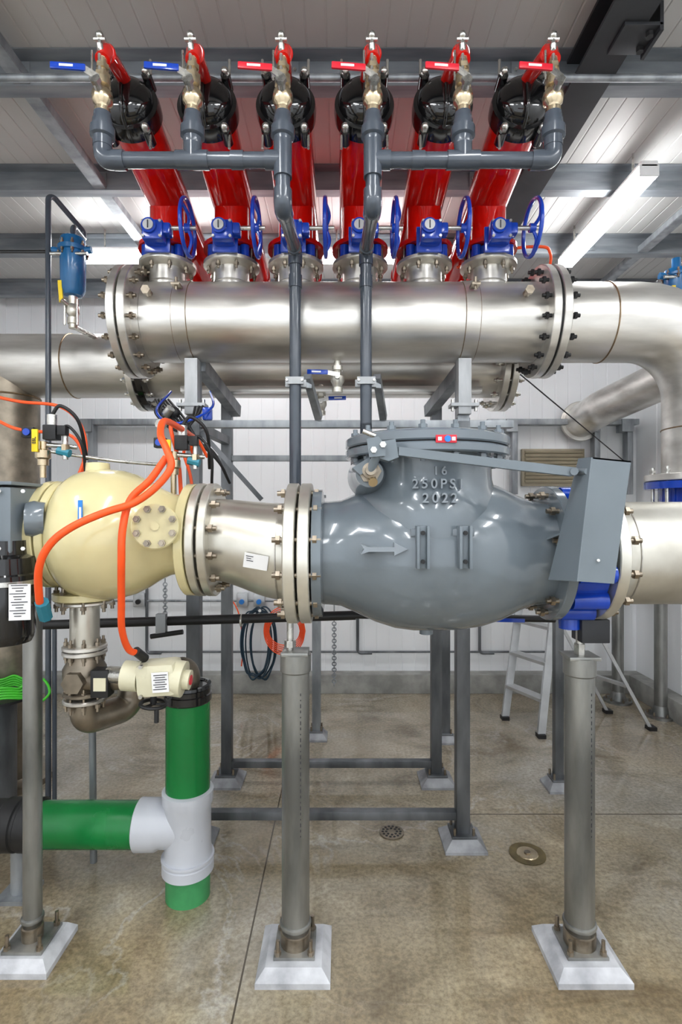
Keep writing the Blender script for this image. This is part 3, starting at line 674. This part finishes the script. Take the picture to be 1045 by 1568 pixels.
# left: thin riser with blue strainer
def filt(u,v0,v1,D,r):
    o=B('blue_cartridge_filter'); x=X(u,D); z1=Z(v0,D); z0_=Z(v1,D); h=z1-z0_
    o.lathe((x,D,z0_),(0,0,1),[(0,.02),(.005,r*.7),(.03,r*.95),(h*.72,r),(h*.73,r*1.15),(h*.80,r*1.18),(h*.81,r*1.0),(h*.95,r*.95),(h,r*.6)],BLUET,36)
    for k in (-1,1): o.cyl((x+k*r*.9,D-.01,z0_+h*.74),(x+k*r*1.6,D-.01,z0_+h*.76),.016,BLUET)
    o.cyl((x-r*1.5,D-.04,z0_+h*.65),(x+r*1.5,D-.04,z0_+h*.65),.008,CHROME); o.bolts((x,D,0),(0,0,1),r*1.05,8,.008,z0_+h*.69,z0_+h*.84,BOLTD)
    o.lathe((x,D,z0_-.15),(0,0,1),[(0,.02),(.02,.02),(.021,.026),(.05,.026),(.055,.018),(.07,.03),(.10,.03),(.115,.018),(.155,.022)],STEELW,10)
    o.bar((x-.035,D-.04,z0_-.04),(x-.04,D-.045,z0_+.06),.018,.006,YEL,up=(0,1,0)); o.cyl((x-.035,D-.045,z0_-.03),(x,D,z0_-.06),.009,CHROME)
    for k in (-.03,.03): o.cyl((x+k,D-.02,z0_-.02),(x+k,D-.02,z0_-.14),.006,CHROME,n=8)
    return o,x,z1,z0_
o,x,z1,z0_=filt(112,362,455,2.55,.058)
tx=X(74,2.55); zt_=Z(292,2.55)
o.pipe([(tx,2.55,0),(tx,2.55,zt_),(x-.02,2.70,zt_-.12),(x-.02,2.70,z1+.06),(x,2.55,z1+.05),(x,2.55,z1-.02)],.025,.013,PVC,16)
o.cyl((tx+.03,2.55,0),(tx+.03,2.55,.9),.010,PVC); o.box((tx,2.55,.01),(.10,.08,.02),GALV)
o.cyl((x,2.55,z0_-.14),(x,2.80,ZB+.12),.012,CHROME); o.cyl((tx-.8,2.56,Z(384,2.55)),(x,2.56,Z(384,2.55)),.008,BLACK)
o.done()
o,x,z1,z0_=filt(1036,412,462,2.62,.055); o.cyl((x,2.62,z1-.02),(x,2.62,z1+.05),.020,BLUET); o.cyl((x,2.62,z0_-.14),(ex,2.5,ZH-.1),.012,CHROME); o.done()
# hoses
def hosemk(name,c,r,m=ORANGE): 
    o=B(name); o.hose(c,r,m); return o
o=hosemk('orange_air_hose',[P(300,672,2.1),P(275,655,1.8),P(252,645,1.6),P(246,665,1.50),P(256,690,1.46),P(262,715,1.45),P(240,745,1.44),P(205,770,1.42),P(160,785,1.40),P(112,806,1.38),P(78,832,1.37),P(60,868,1.38),P(60,915,1.42),P(66,940,1.46)],.0100)
o.cyl(P(64,922,1.43),P(70,945,1.47),.018,TEAL,n=8); o.cyl(P(243,648,1.6),P(250,652,1.62),.014,CHROME,n=8); o.done()
o=hosemk('orange_air_hose',[P(255,700,1.47),P(230,735,1.46),P(200,765,1.45),P(188,810,1.43),P(186,860,1.44),P(186,920,1.50),P(187,965,1.55),P(198,995,1.60),P(216,1000,1.64)],.0100); o.cyl(P(208,997,1.62),P(222,1008,1.66),.014,BLKR); o.done()
o=hosemk('orange_air_hose',[P(-30,602,2.0),P(30,615,2.0),P(90,622,2.0),P(122,648,2.0),P(132,690,2.0),P(118,735,1.95)],.006); o.done()
o=hosemk('orange_air_hose',[P(-30,628,2.0),P(20,655,2.0),P(70,662,2.0),P(110,668,2.0),P(128,700,2.0),P(122,740,1.95)],.006); o.done()
o=hosemk('orange_air_hose',[P(300,705,2.0),P(285,668,1.95),P(262,652,1.9),P(270,690,1.9),P(275,720,1.9),P(278,770,1.9)],.007); o.done()
o=hosemk('orange_air_hose',[P(318,700,2.1),P(300,672,2.05),P(282,690,2.0),P(292,730,2.0),P(300,790,1.98)],.006); o.done()
o=hosemk('orange_air_hose',[P(832,440,2.60),P(842,410,2.60),P(843,388,2.60),P(830,378,2.60),P(770,384,2.65),P(700,410,2.7)],.007); o.done()
o=hosemk('blue_air_hose',[P(262,600,2.4),P(240,628,2.2),P(262,648,2.1),P(300,640,2.15),P(326,622,2.25),P(322,600,2.4)],.0055,BLUE); o.done()
def cluster(u,v,D,zend):
    o=B('pilot_solenoid_valve'); c=P(u,v,D)
    o.cyl(c+V((0,0,-.02)),(c.x,D,zend),.010,BRASS); o.lathe(c+V((0,0,-.05)),(0,0,1),[(0,.018),(.02,.018),(.025,.025),(.05,.025),(.055,.015),(.08,.015)],BRASS,10)
    o.box(c+V((.03,0,.06)),(.045,.04,.05),BLKR,bev=.004); o.box(c+V((-.01,-.03,.03)),(.02,.008,.075),YEL,bev=.002); o.text('ESL',c+V((-.01,-.036,.03)),.016,INK,.001,Matrix.Rotation(math.pi/2,3,'X')@Matrix.Rotation(math.pi/2,3,'Z'))
    o.cyl(c+V((.03,0,.08)),c+V((.03,0,.12)),.016,CHROME,n=16); o.cyl(c+V((.05,0,.0)),c+V((.09,0,-.01)),.014,TEAL,n=8); o.cyl(c+V((0,0,.02)),c+V((.1,.03,.015)),.008,CHROME)
    o.hose([c+V((.03,0,.12)),c+V((.06,0,.15)),c+V((.11,.02,.1)),c+V((.10,.1,-.02))],.006,BLKR)
    o.hose([c+V((.05,0,.06)),c+V((.09,-.01,.08)),c+V((.13,.0,.02)),c+V((.12,.05,-.08))],.005,BLKR)
    o.cyl(c+V((.075,0,-.03)),c+V((.075,0,.05)),.009,CHROME,n=12); o.cyl(c+V((.075,0,.0)),c+V((.075,0,.02)),.014,BRASS,n=6); o.box(c+V((.075,-.015,.065)),(.028,.028,.032),BLKR,bev=.003)
    o.box(c+V((-.045,0,.06)),(.04,.03,.035),BLKR,bev=.004); o.cyl(c+V((-.045,-.016,.06)),c+V((-.045,-.022,.06)),.012,BLUE,n=12); o.done()
cluster(266,705,1.85,Z(770,1.8)); cluster(66,690,1.80,Z(730,1.75))
o=B('instrument_tube'); o.hose([P(70,690,1.8),P(120,698,1.85),P(180,706,1.9),P(250,712,1.86)],.006,CHROME); o.done()
o=B('black_cable_bundle')
for k in range(5):
    o.hose([P(238+k*5,612,2.5),P(258+k*6,640,2.2),P(286+k*4,672,2.15),P(325+k*3,690+k*5,2.2),P(352,740,2.26)],.0055,BLKR)
for k in range(3):
    o.hose([P(252,610,2.4),P(246-k*4,632,2.2),P(260+k*7,655+k*3,2.15),P(290+k*5,650-k*5,2.18),P(300+k*6,620,2.3)],.005,BLKR)
o.ball(P(262,632,2.22),.038,BLKR,(1,.7,.8)); o.cyl(P(250,640,2.2),P(262,625,2.18),.018,CHROME); o.box(P(318,634,2.24),(.04,.035,.055),BLUE,bev=.01); o.done()

# ------------------------------------------------------------------ back-wall fittings
o=B('wall_girt_frame'); D=4.30
for u0_,u1_ in ((130,300),(745,975)):
    o.box(((X(u0_,D)+X(u1_,D))/2,D,Z(647,D)),(X(u1_,D)-X(u0_,D),.09,.045),GALV,bev=.003)
for u in (142,787,912,962): o.box((X(u,D),D,Z(700,D)),(.045,.08,.60),GALV,bev=.003)
for u in (142,787,912,962): o.box((X(u,D)-.03,D-.01,Z(647,D)-.03),(.09,.1,.10),GALV)
o.done()
o=B('louvre_shutter'); D=4.36
lx0=X(797,4.3)+.03; lx1=X(905,4.3)-.03
o.box(((lx0+lx1)/2,D,Z(716,D)),(lx1-lx0,.04,.30),BEIGE,bev=.004)
for k in range(9): o.box(((lx0+lx1)/2,D-.03,Z(692,D)-.03*k+.0),(lx1-lx0-.04,.02,.016),BEIGE,Matrix.Rotation(.5,3,'X'))
o.done()
o=B('wall_conduit'); D=4.36
for v in (860,): o.cyl((X(170,D),D,Z(v+60,D)),(X(1000,D)-.2,D,Z(v+60,D)),.009,GALV,n=12)
for u in (225,548,735): o.pipe([(X(u,D),D,Z(870,D)),(X(u,D),D,Z(1000,D)),(X(u+22,D),D,Z(1000,D))],.03,.012,FRAME,12)
o.cyl((X(230,D),D,Z(998,D)),(X(900,D),D,Z(998,D)),.008,FRAME,n=10)
for u in (215,372,398,560): o.box((X(u,D),D-.015,Z(918,D)),(.09,.05,.11),ALU if u!=560 else WHITE,bev=.006); o.cyl((X(u,D),D-.04,Z(920,D)),(X(u,D),D-.06,Z(920,D)),.02,LBLUE if u!=215 else BLKR,n=16)
o.done()
o=B('cable_coil'); D=4.25
for k in range(9):
    uu=398+random.uniform(-7,7); c=[]
    for i in range(15):
        a=2*math.pi*i/14; c.append(P(uu+math.cos(a)*(18+k*.6),985+math.sin(a)*(52+random.uniform(-6,6)),D-.008*k))
    o.hose(c,.006,CABLE,8,4)
o.cyl(P(398,935,YW),P(398,935,D-.09),.012,CHROME); o.done()
o=B('orange_cable_coil')
for k in range(6):
    c=[P(436+math.cos(2*math.pi*i/12)*(24+k*1.5),966+math.sin(2*math.pi*i/12)*(22+3*k),D-.10-.008*k) for i in range(13)]; o.hose(c,.004,ORANGE,8,4)
o.hose([P(350,910,D),P(366,940,D-.05),P(372,990,D),P(370,1020,D)],.005,ORANGE); o.cyl(P(432,937,YW),P(432,937,D-.16),.012,CHROME); o.done()
o=B('hanging_chain'); D=3.3
for uu,va,vb in ((512,955,1048),(253,895,940)):
    v=va; k=0
    while v<vb:
        c=P(uu,v,D); o.torus(c,(1,0,0) if k%2 else (0,1,0),.012,.0035,GALV,10,6); v+=4.4; k+=1
    o.cyl(P(uu,va-2,D),P(uu,va-60,D),.004,GALV,n=8)
o.done()
o=B('green_garden_hose'); D=2.75
for k in range(5):
    c=[V((X(25,D)+math.cos(2*math.pi*i/16)*(.15-.008*k),D-.12+math.sin(2*math.pi*i/16)*(.10),Z(1050,D)+.012*k+.01*math.sin(i*2))) for i in range(17)]; o.hose(c,.006,LIMEG,8,4)
o.hose([P(44,1045,2.6),P(66,1040,2.55),P(76,1060,2.5),P(60,1075,2.5),P(40,1070,2.52)],.006,LIMEG)
o.cyl((X(15,D),D-.1,0),(X(15,D),D-.1,Z(1052,D)),.085,FRAME,n=32); o.lathe((X(20,D),D-.1,Z(1056,D)),(0,0,1),[(0,.17),(.012,.17)],BLKR,32)
o.done()
# step ladder
o=B('step_ladder')
def rail(a,b_,w=.05,h=.025): o.bar(a,b_,w,h,ALU)
fy=3.75
fl=V((X(780,fy)-.03,fy,0)); tl=V((fl.x+.21,fy+.19,1.12))
fr=fl+V((.14,-.30,0)); tr=tl+V((.14,-.26,0))
rail(fl,tl); rail(fr,tr)
for k in range(1,5):
    w=k/5; a=fl.lerp(tl,w); b_=fr.lerp(tr,w); o.bar(a,b_,.08,.02,ALU)
bl=fl+V((.78,.12,0)); br=fr+V((.78,.12,0)); rail(bl,tl,.035,.02); rail(br,tr,.035,.02); o.bar(bl.lerp(tl,.25),br.lerp(tr,.25),.03,.02,ALU); o.bar(bl.lerp(tl,.6),br.lerp(tr,.6),.03,.02,ALU)
o.bar(tl,tr,.12,.03,BLUE)
for p in (fl,fr,bl,br): o.box(p+V((0,0,.012)),(.05,.06,.024),BLKR)
o.done()
# floor drains
o=B('floor_drain_grate'); c=V((X(600,2.42),2.42,.002)); o.lathe(c,(0,0,1),[(0,.055),(.004,.055),(.005,.05)],BRONZE,32)
for ri,n in ((.04,14),(.024,8)):
    for k in range(n): a=2*math.pi*k/n; p=c+V((math.cos(a)*ri,math.sin(a)*ri,.0045)); o.cyl(p,p+V((0,0,.0015)),.006,BLKR,n=8)
o.done()
o=B('floor_cleanout_cover'); c=V((X(808,2.27),2.27,.002)); o.lathe(c,(0,0,1),[(0,.075),(.002,.075)],RUST,32); o.lathe(c,(0,0,1),[(.002,.045),(.005,.042)],BRASS,28); o.cyl(c+V((0,0,.004)),c+V((0,0,.009)),.014,BRONZE,n=6); o.done()
o=B('bracing_wire'); o.cyl(P(775,555,3.0),P(955,705,4.26),.004,BLKR,n=8); o.done()

# ------------------------------------------------------------------ world, camera
w=bpy.data.worlds.new('world'); bpy.context.scene.world=w; w.use_nodes=True
w.node_tree.nodes['Background'].inputs[0].default_value=(.90,.95,1,1); w.node_tree.nodes['Background'].inputs[1].default_value=1.3
cam=bpy.data.cameras.new('camera'); co=bpy.data.objects.new('camera',cam); bpy.context.scene.collection.objects.link(co)
co.location=(0,0,H); co.rotation_euler=(math.pi/2,0,0); cam.sensor_fit='HORIZONTAL'; cam.sensor_width=24; cam.lens=24*F/1045; cam.clip_start=.05
bpy.context.scene.camera=co
bpy.context.scene.view_settings.view_transform='Standard'
bpy.context.scene.view_settings.look='None'
bpy.context.scene.view_settings.exposure=.58
bpy.context.scene.view_settings.gamma=.92
